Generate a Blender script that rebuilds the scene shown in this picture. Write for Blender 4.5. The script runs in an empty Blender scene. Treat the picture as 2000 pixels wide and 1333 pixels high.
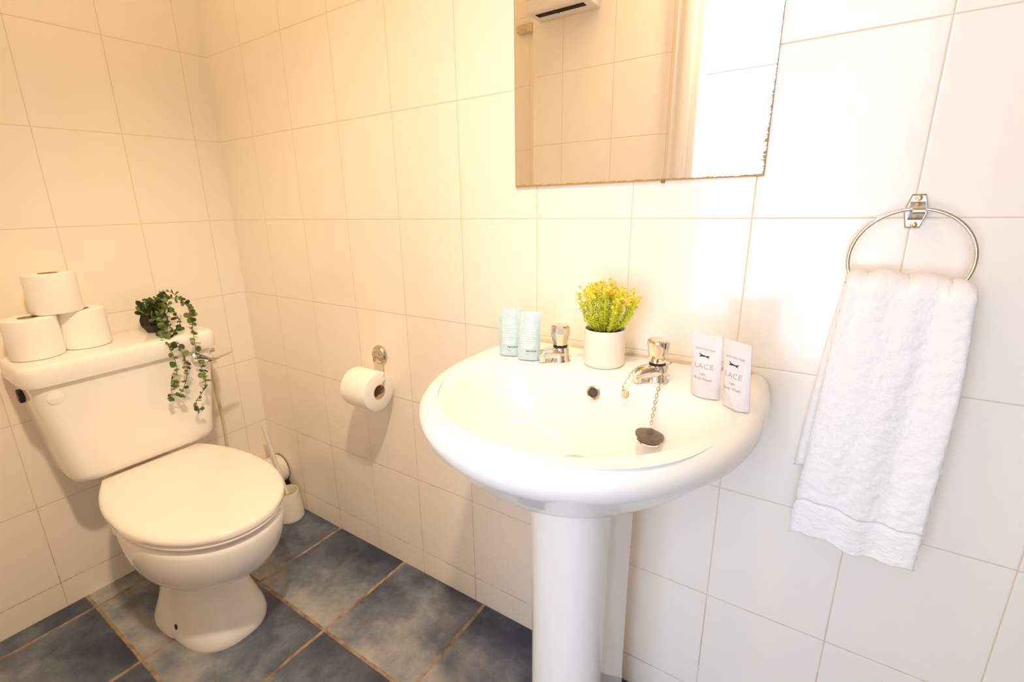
import bpy, bmesh, math, random
from mathutils import Vector, Matrix, noise
random.seed(7)
sc = bpy.context.scene
COL = sc.collection
PI = math.pi

# ------------------------------------------------------------------ camera
cam = bpy.data.objects.new('camera', bpy.data.cameras.new('camera'))
COL.objects.link(cam)
F_PX = 950.3
cam.data.sensor_width = 36.0
cam.data.lens = F_PX * 36.0 / 2000.0
cam.data.shift_x = 46.13 / 2000.0
cam.data.clip_start = 0.01
yaw, pitch, roll = -0.6139, -0.2764, -0.0255
d = Vector((math.sin(yaw) * math.cos(pitch), math.cos(yaw) * math.cos(pitch), math.sin(pitch)))
rt = Vector((math.cos(yaw), -math.sin(yaw), 0))
up = rt.cross(d)
r2 = rt * math.cos(roll) + up * math.sin(roll)
u2 = -rt * math.sin(roll) + up * math.cos(roll)
cam.matrix_world = Matrix(((r2.x, u2.x, -d.x, 1.7103), (r2.y, u2.y, -d.y, -0.9168), (r2.z, u2.z, -d.z, 1.1154), (0, 0, 0, 1)))
sc.camera = cam

# ------------------------------------------------------------------ world, lights, exposure
sc.view_settings.view_transform = 'Standard'
sc.view_settings.look = 'None'
sc.view_settings.gamma = 1.0
sc.view_settings.use_curve_mapping = False
sc.view_settings.exposure = 0.0
sc.cycles.max_bounces = 24; sc.cycles.diffuse_bounces = 16; sc.cycles.glossy_bounces = 6; sc.cycles.sample_clamp_indirect = 6.0
w = bpy.data.worlds.new('daylight'); sc.world = w
w.use_nodes = True
w.node_tree.nodes['Background'].inputs[0].default_value = (0.86, 0.93, 1.0, 1)
w.node_tree.nodes['Background'].inputs[1].default_value = 1.2

def area(name, loc, rot, sx, sy, power, col):
    l = bpy.data.lights.new(name, 'AREA'); l.shape = 'RECTANGLE'; l.size = sx; l.size_y = sy
    l.energy = power; l.color = col
    o = bpy.data.objects.new(name, l); COL.objects.link(o); o.location = loc; o.rotation_euler = rot
    return o
# daylight entering the hall window, opposite the bathroom doorway
area('window_daylight', (1.45, -2.55, 1.25), (math.radians(90), 0, 0), 1.2, 2.5, 58, (0.78, 0.82, 1.0))
# warm ceiling lamp of the bathroom
lamp = bpy.data.lights.new('ceiling_bulb', 'POINT'); lamp.shadow_soft_size = 0.12
lamp.energy = 7.9; lamp.color = (1.0, 0.635, 0.27)
lo = bpy.data.objects.new('ceiling_bulb', lamp); COL.objects.link(lo); lo.location = (1.00, -0.78, 2.30)

# added warm fill spot without a fixture, brightens the lower left around the toilet
spl = bpy.data.lights.new('added_fill_spot', 'SPOT'); spl.shadow_soft_size = 0.05
spl.energy = 106; spl.color = (1.0, 0.765, 0.51); spl.spot_size = math.radians(70); spl.spot_blend = 1.0
so = bpy.data.objects.new('added_fill_spot', spl); COL.objects.link(so); so.location = (1.60, -0.80, 2.30)
so.rotation_euler = (Vector((0.36, -0.22, 0.0)) - so.location).to_track_quat('-Z', 'Y').to_euler()

# ------------------------------------------------------------------ materials
def mat(name, col=(0.8, 0.8, 0.8), rough=0.5, metal=0.0, coat=0.0, spec=0.5, sss=0.0, trans=0.0, ior=1.45):
    m = bpy.data.materials.new(name); m.use_nodes = True
    b = m.node_tree.nodes['Principled BSDF']
    b.inputs['Base Color'].default_value = (*col, 1)
    b.inputs['Roughness'].default_value = rough
    b.inputs['Metallic'].default_value = metal
    b.inputs['Coat Weight'].default_value = coat
    b.inputs['Coat Roughness'].default_value = 0.04
    b.inputs['Specular IOR Level'].default_value = spec
    b.inputs['Transmission Weight'].default_value = trans
    b.inputs['IOR'].default_value = ior
    if sss:
        b.inputs['Subsurface Weight'].default_value = sss
        b.inputs['Subsurface Radius'].default_value = (0.004, 0.004, 0.004)
    return m

class NT:
    def __init__(s, m): s.t = m.node_tree; s.b = s.t.nodes['Principled BSDF']
    def n(s, typ, **kw):
        x = s.t.nodes.new(typ)
        for k, v in kw.items(): setattr(x, k, v)
        return x
    def put(s, sock, v):
        if isinstance(v, bpy.types.NodeSocket): s.t.links.new(v, sock)
        else: sock.default_value = v
    def math(s, op, a, b=0.0, c=0.0, clamp=False):
        x = s.n('ShaderNodeMath', operation=op, use_clamp=clamp)
        s.put(x.inputs[0], a); s.put(x.inputs[1], b); s.put(x.inputs[2], c)
        return x.outputs[0]
    def mix(s, f, a, b):
        x = s.n('ShaderNodeMix', data_type='RGBA')
        s.put(x.inputs[0], f); s.put(x.inputs[6], a); s.put(x.inputs[7], b)
        return x.outputs[2]
    def noise(s, scale, detail=2.0, rough=0.5, vec=None, dim='3D'):
        x = s.n('ShaderNodeTexNoise', noise_dimensions=dim)
        x.inputs['Scale'].default_value = scale; x.inputs['Detail'].default_value = detail; x.inputs['Roughness'].default_value = rough
        if vec is not None: s.put(x.inputs['Vector'], vec)
        return x.outputs[0]
    def ramp(s, f, stops):
        x = s.n('ShaderNodeValToRGB'); s.put(x.inputs[0], f)
        e = x.color_ramp.elements
        while len(e) < len(stops): e.new(0.5)
        for k, (p, c) in enumerate(stops): e[k].position = p; e[k].color = (*c, 1)
        return x.outputs[0]
    def bump(s, h, strength=0.3, dist=0.001):
        x = s.n('ShaderNodeBump'); x.inputs['Strength'].default_value = strength; x.inputs['Distance'].default_value = dist
        s.put(x.inputs['Height'], h); s.put(s.b.inputs['Normal'], x.outputs[0])

def grid(nt, a, off, size, half, soft):
    """1 on a joint, 0 inside the tile, plus the index of the cell"""
    t = nt.math('DIVIDE', nt.math('SUBTRACT', a, off), size)
    f = nt.math('FRACT', t)
    dd = nt.math('MULTIPLY', nt.math('MINIMUM', f, nt.math('SUBTRACT', 1.0, f)), size)
    g = nt.math('SUBTRACT', 1.0, nt.math('DIVIDE', nt.math('SUBTRACT', dd, half), soft, clamp=True), clamp=True)
    return g, nt.math('FLOOR', t), dd

def wall_tile(name, axis, off):
    m = mat(name, (0.93, 0.885, 0.82), 0.13, coat=0.0, spec=0.5); nt = NT(m)
    g = nt.n('ShaderNodeNewGeometry'); sep = nt.n('ShaderNodeSeparateXYZ'); nt.put(sep.inputs[0], g.outputs['Position'])
    a = sep.outputs[axis]; z = sep.outputs[2]
    gh, ia, da = grid(nt, a, off, 0.2, 0.0007, 0.0006)
    gv, iz, dz = grid(nt, z, 0.0809, 0.25, 0.0007, 0.0006)
    joint = nt.math('MAXIMUM', gh, gv)
    # rounded tile edge for the bump
    e1 = nt.math('DIVIDE', da, 0.0028, clamp=True); e2 = nt.math('DIVIDE', dz, 0.0028, clamp=True)
    e = nt.math('MINIMUM', e1, e2)
    edge = nt.math('SQRT', e)
    comb = nt.n('ShaderNodeCombineXYZ'); nt.put(comb.inputs[0], ia); nt.put(comb.inputs[1], iz)
    wn = nt.n('ShaderNodeTexWhiteNoise'); nt.put(wn.inputs[0], comb.outputs[0])
    base = nt.mix(wn.outputs[0], (0.935, 0.888, 0.812, 1), (0.925, 0.876, 0.80, 1))
    dirt = nt.noise(9.0, 4.0, 0.6, g.outputs['Position'])
    low = nt.math('SUBTRACT', 1.0, nt.math('DIVIDE', z, 0.45, clamp=True), clamp=True)      # old grime in the lowest joints
    dm = nt.math('MULTIPLY', nt.math('MULTIPLY', low, nt.math('GREATER_THAN', dirt, 0.50)), 0.75)
    grout = nt.mix(dm, (0.76, 0.64, 0.49, 1), (0.26, 0.14, 0.06, 1))
    nt.put(nt.b.inputs['Base Color'], nt.mix(nt.math('MULTIPLY', joint, 0.85), base, grout))
    nt.put(nt.b.inputs['Roughness'], nt.math('ADD', 0.12, nt.math('MULTIPLY', joint, 0.6)))
    wav = nt.noise(14.0, 2.0, 0.5, g.outputs['Position'])
    fine = nt.noise(160.0, 2.0, 0.5, g.outputs['Position'])
    h = nt.math('ADD', edge, nt.math('ADD', nt.math('MULTIPLY', wav, 0.9), nt.math('MULTIPLY', fine, 0.035)))
    nt.bump(h, 0.55, 0.0011)
    return m

def floor_tile(name):
    m = mat(name, (0.2, 0.23, 0.3), 0.35); nt = NT(m)
    g = nt.n('ShaderNodeNewGeometry'); sep = nt.n('ShaderNodeSeparateXYZ'); nt.put(sep.inputs[0], g.outputs['Position'])
    # wobbly joint edges
    wob = nt.math('MULTIPLY', nt.math('SUBTRACT', nt.noise(22.0, 3.0, 0.6, g.outputs['Position']), 0.5), 0.006)
    gx, ix, dx = grid(nt, nt.math('ADD', sep.outputs[0], wob), 0.0750, 0.3173, 0.0040, 0.0014)
    gy, iy, dy = grid(nt, nt.math('ADD', sep.outputs[1], wob), -0.3130, 0.3210, 0.0040, 0.0014)
    joint = nt.math('MAXIMUM', gx, gy)
    comb = nt.n('ShaderNodeCombineXYZ'); nt.put(comb.inputs[0], ix); nt.put(comb.inputs[1], iy)
    wn = nt.n('ShaderNodeTexWhiteNoise'); nt.put(wn.inputs[0], comb.outputs[0])
    sc_ = nt.n('ShaderNodeVectorMath', operation='SCALE'); nt.put(sc_.inputs[0], wn.outputs[1]); sc_.inputs[3].default_value = 13.0
    ad = nt.n('ShaderNodeVectorMath', operation='ADD'); nt.put(ad.inputs[0], g.outputs['Position']); nt.put(ad.inputs[1], sc_.outputs[0])
    n1 = nt.n('ShaderNodeTexNoise'); n1.inputs['Scale'].default_value = 5.5; n1.inputs['Detail'].default_value = 7; n1.inputs['Roughness'].default_value = 0.66
    n1.inputs['Distortion'].default_value = 0.12; nt.put(n1.inputs['Vector'], ad.outputs[0])
    # glaze pools paler towards one tile corner
    fx = nt.math('FRACT', nt.math('DIVIDE', nt.math('SUBTRACT', sep.outputs[0], 0.0750), 0.3173))
    fy = nt.math('FRACT', nt.math('DIVIDE', nt.math('ADD', sep.outputs[1], 0.3130), 0.3210))
    grad = nt.math('SUBTRACT', nt.math('MULTIPLY', nt.math('SUBTRACT', 1.0, fy), 0.30), 0.12)
    v = nt.math('ADD', n1.outputs[0], grad)
    col = nt.ramp(v, [(0.30, (0.040, 0.052, 0.090)), (0.44, (0.085, 0.105, 0.155)), (0.56, (0.165, 0.190, 0.245)), (0.68, (0.30, 0.315, 0.345)), (0.80, (0.42, 0.42, 0.42))])
    gn = nt.noise(30.0, 4.0, 0.6, g.outputs['Position'])
    gro = nt.ramp(gn, [(0.3, (0.17, 0.115, 0.07)), (0.55, (0.36, 0.27, 0.185)), (0.8, (0.46, 0.37, 0.27))])
    nt.put(nt.b.inputs['Base Color'], nt.mix(joint, col, gro))
    nt.put(nt.b.inputs['Roughness'], nt.math('ADD', 0.33, nt.math('MULTIPLY', joint, 0.5)))
    e = nt.math('MINIMUM', nt.math('DIVIDE', nt.math('SUBTRACT', dx, 0.0030), 0.007, clamp=True), nt.math('DIVIDE', nt.math('SUBTRACT', dy, 0.0030), 0.007, clamp=True))
    h = nt.math('ADD', nt.math('SQRT', e), nt.math('ADD', nt.math('MULTIPLY', n1.outputs[0], 0.9), nt.math('MULTIPLY', nt.noise(120.0, 3.0, 0.6, g.outputs['Position']), 0.25)))
    nt.bump(h, 0.6, 0.0022)
    return m

def noisy(m, a, b, scale, bump=0.0, bscale=None, dist=0.001, detail=3.0):
    nt = NT(m); tc = nt.n('ShaderNodeTexCoord')
    n = nt.noise(scale, detail, 0.5, tc.outputs['Object'])
    nt.put(nt.b.inputs['Base Color'], nt.mix(n, (*a, 1), (*b, 1)))
    if bump: nt.bump(nt.noise(bscale or scale, detail, 0.6, tc.outputs['Object']), bump, dist)
    return m

M = {}
M['tile_back'] = wall_tile('glazed_wall_tile', 0, 0.9963)
M['tile_left'] = wall_tile('glazed_wall_tile', 1, -0.0801)
M['tile_front'] = wall_tile('glazed_wall_tile', 0, 0.588)
M['floor'] = floor_tile('mottled_blue_floor_tile')
M['plaster'] = noisy(mat('white_plaster', (0.85, 0.83, 0.80), 0.8), (0.92, 0.90, 0.87), (0.90, 0.88, 0.85), 3, 0.1, 60)
M['gloss_paint'] = noisy(mat('white_gloss_paint', (0.86, 0.83, 0.78), 0.25), (0.87, 0.84, 0.79), (0.85, 0.82, 0.77), 8, 0.05, 40)
M['ceramic'] = noisy(mat('white_ceramic', (0.88, 0.85, 0.81), 0.07, spec=0.55), (0.925, 0.912, 0.885), (0.92, 0.905, 0.875), 5)
M['seat'] = noisy(mat('white_seat_plastic', (0.87, 0.83, 0.78), 0.16), (0.91, 0.87, 0.82), (0.90, 0.86, 0.81), 5, 0.05, 300, 0.0002)
M['chrome'] = noisy(mat('chrome', (0.83, 0.80, 0.76), 0.09, 1.0), (0.86, 0.83, 0.79), (0.74, 0.71, 0.66), 60)
M['worn_chrome'] = noisy(mat('worn_chrome', (0.72, 0.66, 0.55), 0.2, 1.0), (0.80, 0.74, 0.62), (0.50, 0.44, 0.33), 90, 0.2, 200, 0.0004)
M['bracket_metal'] = noisy(mat('dull_bracket_metal', (0.62, 0.56, 0.46), 0.32, 1.0), (0.70, 0.63, 0.52), (0.48, 0.42, 0.33), 90, 0.2, 200, 0.0004)
M['black_rubber'] = noisy(mat('black_rubber', (0.03, 0.028, 0.025), 0.5), (0.035, 0.03, 0.027), (0.015, 0.014, 0.012), 80, 0.1, 200)
M['brown_rubber'] = noisy(mat('weathered_rubber', (0.16, 0.13, 0.10), 0.45), (0.20, 0.165, 0.13), (0.09, 0.07, 0.05), 120, 0.3, 260)
M['dark'] = noisy(mat('dark_recess', (0.03, 0.022, 0.015), 0.9), (0.04, 0.03, 0.02), (0.012, 0.009, 0.006), 60)
M['paper'] = noisy(mat('white_tissue_paper', (0.88, 0.86, 0.82), 0.95, spec=0.1), (0.955, 0.94, 0.90), (0.93, 0.915, 0.875), 150, 0.5, 420, 0.0006)
M['card'] = noisy(mat('cardboard_core', (0.52, 0.38, 0.22), 0.9), (0.55, 0.41, 0.25), (0.46, 0.33, 0.19), 100, 0.2, 300)
M['towel'] = noisy(mat('white_terry_cotton', (0.96, 0.95, 0.93), 1.0, spec=0.05), (0.985, 0.975, 0.96), (0.95, 0.94, 0.925), 300, 0.7, 420, 0.0016)
M['towel'].node_tree.nodes['Principled BSDF'].inputs['Sheen Weight'].default_value = 0.15
M['towel_band'] = noisy(mat('flat_woven_band', (0.91, 0.89, 0.86), 0.9, spec=0.1), (0.97, 0.96, 0.94), (0.94, 0.93, 0.91), 200, 0.6, 420, 0.001)
M['plastic'] = noisy(mat('white_plastic', (0.84, 0.81, 0.75), 0.3), (0.85, 0.82, 0.76), (0.82, 0.79, 0.73), 10)
M['old_pipe'] = noisy(mat('yellowed_plastic_pipe', (0.74, 0.66, 0.48), 0.35), (0.78, 0.70, 0.52), (0.68, 0.58, 0.38), 20)
M['brass'] = noisy(mat('brass_fitting', (0.72, 0.55, 0.28), 0.3, 1.0), (0.75, 0.58, 0.30), (0.5, 0.36, 0.18), 70)
M['bristle'] = noisy(mat('yellowed_bristles', (0.72, 0.50, 0.20), 0.8), (0.78, 0.56, 0.24), (0.50, 0.30, 0.10), 120, 1.0, 400, 0.003)
M['pot_cream'] = noisy(mat('cream_ceramic_pot', (0.82, 0.74, 0.62), 0.3), (0.88, 0.83, 0.73), (0.84, 0.78, 0.68), 14, 0.15, 60)
M['pot_black'] = noisy(mat('black_faceted_pot', (0.02, 0.013, 0.012), 0.28), (0.028, 0.016, 0.015), (0.014, 0.009, 0.009), 20)
M['soil'] = noisy(mat('dark_soil', (0.03, 0.02, 0.012), 0.95), (0.05, 0.032, 0.02), (0.012, 0.008, 0.005), 160, 1.0, 260, 0.003)
M['leaf'] = noisy(mat('green_leaf', (0.10, 0.16, 0.04), 0.5), (0.22, 0.30, 0.07), (0.10, 0.16, 0.045), 45)
M['leaf_dark'] = noisy(mat('dusky_green_leaf', (0.06, 0.10, 0.035), 0.5), (0.085, 0.135, 0.045), (0.035, 0.06, 0.03), 45)
M['vine_stem'] = mat('brown_green_stem', (0.14, 0.12, 0.04), 0.6)
M['lime'] = noisy(mat('lime_green_foliage', (0.36, 0.46, 0.03), 0.6), (0.78, 0.80, 0.05), (0.46, 0.56, 0.03), 90)
M['blossom'] = noisy(mat('yellow_blossom', (0.90, 0.58, 0.04), 0.7), (1.0, 0.70, 0.07), (0.95, 0.80, 0.10), 120)
def foil(name, a, b):
    m = mat(name, a, 0.28, spec=0.5); return noisy(m, a, b, 12, 0.6, 42, 0.006, 2.5)
M['blue_foil'] = foil('pale_blue_foil', (0.55, 0.71, 0.755), (0.46, 0.64, 0.70))
M['white_foil'] = foil('pearly_white_foil', (0.74, 0.73, 0.74), (0.67, 0.66, 0.69))
M['ink'] = mat('black_print', (0.03, 0.03, 0.04), 0.6)
M['ink_soft'] = mat('grey_print', (0.42, 0.42, 0.44), 0.6)
M['ink_white'] = mat('white_print', (0.92, 0.95, 0.95), 0.5)
M['silver_print'] = mat('pale_blue_print', (0.86, 0.94, 0.95), 0.5)
M['caulk'] = noisy(mat('aged_sealant', (0.66, 0.56, 0.42), 0.6), (0.80, 0.72, 0.60), (0.50, 0.38, 0.22), 40, 0.3, 120)

mm = mat('mirror_silvering', (0.95, 0.93, 0.90), 0.0, 1.0); nt = NT(mm)
tcn = nt.n('ShaderNodeTexCoord'); sp = nt.n('ShaderNodeSeparateXYZ'); nt.put(sp.inputs[0], tcn.outputs['Object'])
# silvering eaten away along the bottom edge and the lower right edge
nn = nt.noise(70.0, 5.0, 0.7, tcn.outputs['Object'])
nfine = nt.n('ShaderNodeTexNoise'); nfine.inputs['Scale'].default_value = 1.0
mp = nt.n('ShaderNodeMapping'); mp.inputs['Scale'].default_value = (30, 1, 620); nt.put(mp.inputs[0], tcn.outputs['Object']); nt.put(nfine.inputs['Vector'], mp.outputs[0])
db = nt.math('DIVIDE', sp.outputs[2], nt.math('MULTIPLY', nn, 0.0060))
dr = nt.math('DIVIDE', nt.math('SUBTRACT', 0.459, sp.outputs[0]), nt.math('MULTIPLY', nt.math('POWER', nfine.outputs[0], 4.0), nt.math('MULTIPLY', 0.055, nt.math('MAXIMUM', nt.math('SUBTRACT', 1.1, nt.math('DIVIDE', sp.outputs[2], 0.17)), 0.12))))
dl = nt.math('DIVIDE', sp.outputs[0], 0.0014)
ed = nt.math('LESS_THAN', nt.math('MINIMUM', nt.math('MINIMUM', db, dr), dl), 1.0)
nt.put(nt.b.inputs['Base Color'], nt.mix(ed, (0.95, 0.93, 0.90, 1), (0.42, 0.27, 0.07, 1)))
nt.put(nt.b.inputs['Metallic'], nt.math('SUBTRACT', 1.0, ed)); nt.put(nt.b.inputs['Roughness'], nt.math('MULTIPLY', ed, 0.6))
M['mirror'] = mm
M['mirror_edge'] = noisy(mat('tarnished_mirror_edge', (0.30, 0.20, 0.06), 0.5), (0.36, 0.24, 0.08), (0.16, 0.09, 0.03), 60)
gl = mat('hall_window_glass', (0.95, 0.98, 1.0), 0.05)
M['glass'] = gl
_t = gl.node_tree; _o = _t.nodes['Material Output']; _mx = _t.nodes.new('ShaderNodeMixShader'); _tr = _t.nodes.new('ShaderNodeBsdfTransparent'); _gs = _t.nodes.new('ShaderNodeBsdfGlossy')
_tr.inputs[0].default_value = (0.96, 0.98, 0.98, 1); _gs.inputs['Roughness'].default_value = 0.02; _mx.inputs[0].default_value = 0.06
_t.links.new(_tr.outputs[0], _mx.inputs[1]); _t.links.new(_gs.outputs[0], _mx.inputs[2]); _t.links.new(_mx.outputs[0], _o.inputs['Surface'])
M['acrylic'] = noisy(mat('smoked_chrome_knob', (0.80, 0.72, 0.60), 0.06, 1.0), (0.86, 0.79, 0.68), (0.74, 0.66, 0.54), 50)

# ------------------------------------------------------------------ helpers
def obj(name, bm, material, parent=None, smooth=True, angle=40, loc=None):
    me = bpy.data.meshes.new(name)
    bmesh.ops.recalc_face_normals(bm, faces=bm.faces)
    bm.to_mesh(me); bm.free()
    o = bpy.data.objects.new(name, me); COL.objects.link(o)
    me.materials.append(M[material] if isinstance(material, str) else material)
    if smooth:
        for p in me.polygons: p.use_smooth = True
        me.set_sharp_from_angle(angle=math.radians(angle))
    if parent is not None: o.parent = parent
    if loc: o.location = loc
    return o
def tag(o, label, cat, group=None):
    o['label'] = label; o['category'] = cat
    if group: o['group'] = group
    return o
def thing(name, label, cat, loc=(0, 0, 0), rotz=0.0, group=None):
    o = bpy.data.objects.new(name, None); COL.objects.link(o)
    o.location = loc; o.rotation_euler = (0, 0, rotz); o.empty_display_size = 0.05
    return tag(o, label, cat, group)
def struct(o): o['kind'] = 'structure'; return o
def box(bm, x0, x1, y0, y1, z0, z1, bev=0.0, seg=2, mtx=None):
    b2 = bmesh.new(); r = bmesh.ops.create_cube(b2, size=1.0)
    for v in b2.verts: v.co = Vector(((x0 + x1) / 2 + v.co.x * (x1 - x0), (y0 + y1) / 2 + v.co.y * (y1 - y0), (z0 + z1) / 2 + v.co.z * (z1 - z0)))
    if bev: bmesh.ops.bevel(b2, geom=list(b2.edges), offset=bev, segments=seg, profile=0.5, affect='EDGES')
    merge(bm, b2, mtx); return bm
def merge(bm, b2, mtx=None):
    if mtx is not None: b2.transform(mtx)
    me = bpy.data.meshes.new('tmp'); b2.to_mesh(me); b2.free(); bm.from_mesh(me); bpy.data.meshes.remove(me)
def rings(bm, rs, cap0=True, cap1=True, closed=True, loop=False):
    """loft lists of equal length points"""
    vs = [[bm.verts.new(p) for p in r] for r in rs]
    n = len(vs[0]); pairs = list(zip(vs[:-1], vs[1:]))
    if loop: pairs.append((vs[-1], vs[0]))
    for a, b in pairs:
        for i in range(n if closed else n - 1):
            j = (i + 1) % n
            bm.faces.new((a[i], a[j], b[j], b[i]))
    if cap0: bm.faces.new(vs[0][::-1])
    if cap1: bm.faces.new(vs[-1])
    return vs
def lathe(bm, prof, seg=48, mtx=None, cap0=True, cap1=True, loop=False, fac=None):
    b2 = bmesh.new(); rs = []
    for r, z in prof:
        r = max(r, 1e-5)
        rs.append([Vector((r * (fac(k / seg, z) if fac else 1) * math.cos(2 * PI * k / seg), r * (fac(k / seg, z) if fac else 1) * math.sin(2 * PI * k / seg), z)) for k in range(seg)])
    rings(b2, rs, cap0 and not loop, cap1 and not loop, loop=loop)
    bmesh.ops.remove_doubles(b2, verts=b2.verts, dist=2e-5)
    merge(bm, b2, mtx); return bm
def catmull(pts, n=8):
    P = [Vector(p) for p in pts]; P = [P[0] * 2 - P[1]] + P + [P[-1] * 2 - P[-2]]; out = []
    for i in range(1, len(P) - 2):
        for k in range(n):
            t = k / n; a, b, c, e = P[i - 1], P[i], P[i + 1], P[i + 2]
            out.append(0.5 * ((2 * b) + (c - a) * t + (2 * a - 5 * b + 4 * c - e) * t * t + (3 * b - a - 3 * c + e) * t ** 3))
    out.append(P[-2]); return out
def tube(bm, pts, r, seg=12, n=8, closed=False, smooth=True):
    pts = catmull(pts, n) if smooth and not closed else [Vector(p) for p in pts]
    N = len(pts); rs = []; up_ = None
    for i, p in enumerate(pts):
        a = pts[(i - 1) % N] if (closed or i > 0) else p; b = pts[(i + 1) % N] if (closed or i < N - 1) else p
        t = (b - a).normalized()
        if up_ is None:
            up_ = t.orthogonal().normalized()
        up_ = (up_ - t * up_.dot(t)).normalized(); s = t.cross(up_)
        rr = r(i / (N - 1)) if callable(r) else r
        rs.append([p + (up_ * math.cos(2 * PI * k / seg) + s * math.sin(2 * PI * k / seg)) * rr for k in range(seg)])
    rings(bm, rs, not closed, not closed, loop=closed); return bm
def T(x, y, z): return Matrix.Translation((x, y, z))
def R(a, ax): return Matrix.Rotation(a, 4, ax)
def superell(cx, cy, a, b, n, N=96, z=0.0, z2=None):
    out = []
    for k in range(N):
        t = 2 * PI * k / N; c, s = math.cos(t), math.sin(t)
        out.append(Vector((cx + a * math.copysign(abs(c) ** (2 / n), c), cy + b * math.copysign(abs(s) ** (2 / n), s), z)))
    return out
def text_mesh(name, txt, size, material, parent, mtx, spacing=1.0, align='LEFT', ext=0.00012):
    cu = bpy.data.curves.new(name, 'FONT'); cu.body = txt; cu.size = size; cu.extrude = ext; cu.space_character = spacing; cu.align_x = align
    cu.resolution_u = 3
    to = bpy.data.objects.new(name, cu); COL.objects.link(to)
    dg = bpy.context.evaluated_depsgraph_get()
    me = bpy.data.meshes.new_from_object(to.evaluated_get(dg)); me.name = name
    bpy.data.objects.remove(to); bpy.data.curves.remove(cu)
    me.materials.clear(); me.materials.append(M[material]); me.transform(mtx)
    o = bpy.data.objects.new(name, me); COL.objects.link(o); o.parent = parent
    return o

# ------------------------------------------------------------------ the room
WY = -0.93          # front wall (with the doorway) inner face
XR = 4.2; CZ = 2.6; DX0, DX1, DZ = 1.248, 2.04, 2.02
def slab(name, x0, x1, y0, y1, z0, z1, m):
    bm = bmesh.new(); box(bm, x0, x1, y0, y1, z0, z1); return struct(obj(name, bm, m, smooth=False))
slab('floor', -0.1, XR + 0.1, -1.2, 0.1, -0.1, 0, 'floor')
slab('wall_back', -0.1, XR + 0.1, 0, 0.1, 0, CZ, 'tile_back')
slab('wall_left', -0.1, 0, -1.15, 0, 0, CZ, 'tile_left')
slab('wall_right', XR, XR + 0.1, -1.15, 0, 0, CZ, 'tile_left')
slab('ceiling', -0.1, XR + 0.1, -1.15, 0.1, CZ, CZ + 0.1, 'plaster')
bm = bmesh.new()      # front wall, with a doorway and a shallow recess at its left end
box(bm, 0.66, DX0, WY - 0.12, WY, 0, CZ); box(bm, -0.1, 0.66, WY - 0.22, WY - 0.10, 0, CZ)
box(bm, DX1, XR + 0.1, WY - 0.12, WY, 0, CZ); box(bm, DX0, DX1, WY - 0.12, WY, DZ, CZ)
struct(obj('wall_front', bm, 'tile_front', smooth=False))
# door lining and architrave
bm = bmesh.new()
LN = 0.03
box(bm, DX0, DX0 + LN, WY - 0.12, WY, 0, DZ, 0.002); box(bm, DX1 - LN, DX1, WY - 0.12, WY, 0, DZ, 0.002); box(bm, DX0 + LN, DX1 - LN, WY - 0.12, WY, DZ - LN, DZ, 0.002)
struct(obj('trim_1', bm, 'gloss_paint'))
bm = bmesh.new()
for (xa, xb, s) in ((DX0 - 0.052, DX0 + 0.012, 1), (DX1 + 0.052, DX1 - 0.012, -1)):
    prof = [(0, 0), (0, 0.010), (0.006, 0.014), (0.020, 0.014), (0.026, 0.018), (0.045, 0.020), (0.058, 0.016), (0.064, 0.008), (0.064, 0)]
    rings(bm, [[Vector((xa + s * px_, WY + py_ + 0.0005, z)) for px_, py_ in prof] for z in (0.0, DZ + 0.04)])
box(bm, DX0 - 0.052, DX1 + 0.052, WY + 0.0005, WY + 0.02, DZ - 0.012, DZ + 0.052, 0.004)
struct(obj('trim_2', bm, 'gloss_paint', angle=30))
# hall beyond the doorway
slab('floor_hall', 0.0, 4.2, -2.5, -1.2, -0.1, 0, 'floor')
slab('ceiling_hall', 0.0, 4.2, -2.5, WY - 0.12, CZ, CZ + 0.1, 'plaster')
slab('wall_hall_left', -0.1, 0.0, -2.5, -1.15, 0, CZ, 'plaster')
slab('wall_hall_right', 3.0, 3.1, -2.5, WY - 0.12, 0, CZ, 'plaster')
bm = bmesh.new(); HY = -2.4
WX0, WX1, WZ0, WZ1 = 0.88, 2.02, 0.12, 2.36
box(bm, 0, WX0, HY - 0.1, HY, 0, CZ); box(bm, WX1, 3.0, HY - 0.1, HY, 0, CZ); box(bm, WX0, WX1, HY - 0.1, HY, 0, WZ0); box(bm, WX0, WX1, HY - 0.1, HY, WZ1, CZ)
struct(obj('wall_hall', bm, 'plaster', smooth=False))
bm = bmesh.new()
for a in ((WX0, WX0 + 0.05, WZ0, WZ1), (WX1 - 0.05, WX1, WZ0, WZ1), (WX0 + 0.05, WX1 - 0.05, WZ0, WZ0 + 0.05), (WX0 + 0.05, WX1 - 0.05, WZ1 - 0.05, WZ1), (WX0 + 0.05, WX1 - 0.05, 1.800, 1.812)):
    box(bm, a[0], a[1], HY - 0.07, HY - 0.02, a[2], a[3], 0.004)
wf = struct(obj('window_1', bm, 'gloss_paint'))
bm = bmesh.new(); box(bm, WX0 + 0.05, WX1 - 0.05, HY - 0.048, HY - 0.042, WZ0 + 0.05, WZ1 - 0.05)
obj('window_pane', bm, 'glass', wf, smooth=False)
bm = bmesh.new(); box(bm, WX0 - 0.05, WX1 + 0.05, HY - 0.02, HY + 0.1, WZ0 - 0.03, WZ0, 0.005)
obj('window_sill', bm, 'gloss_paint', wf)

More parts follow.
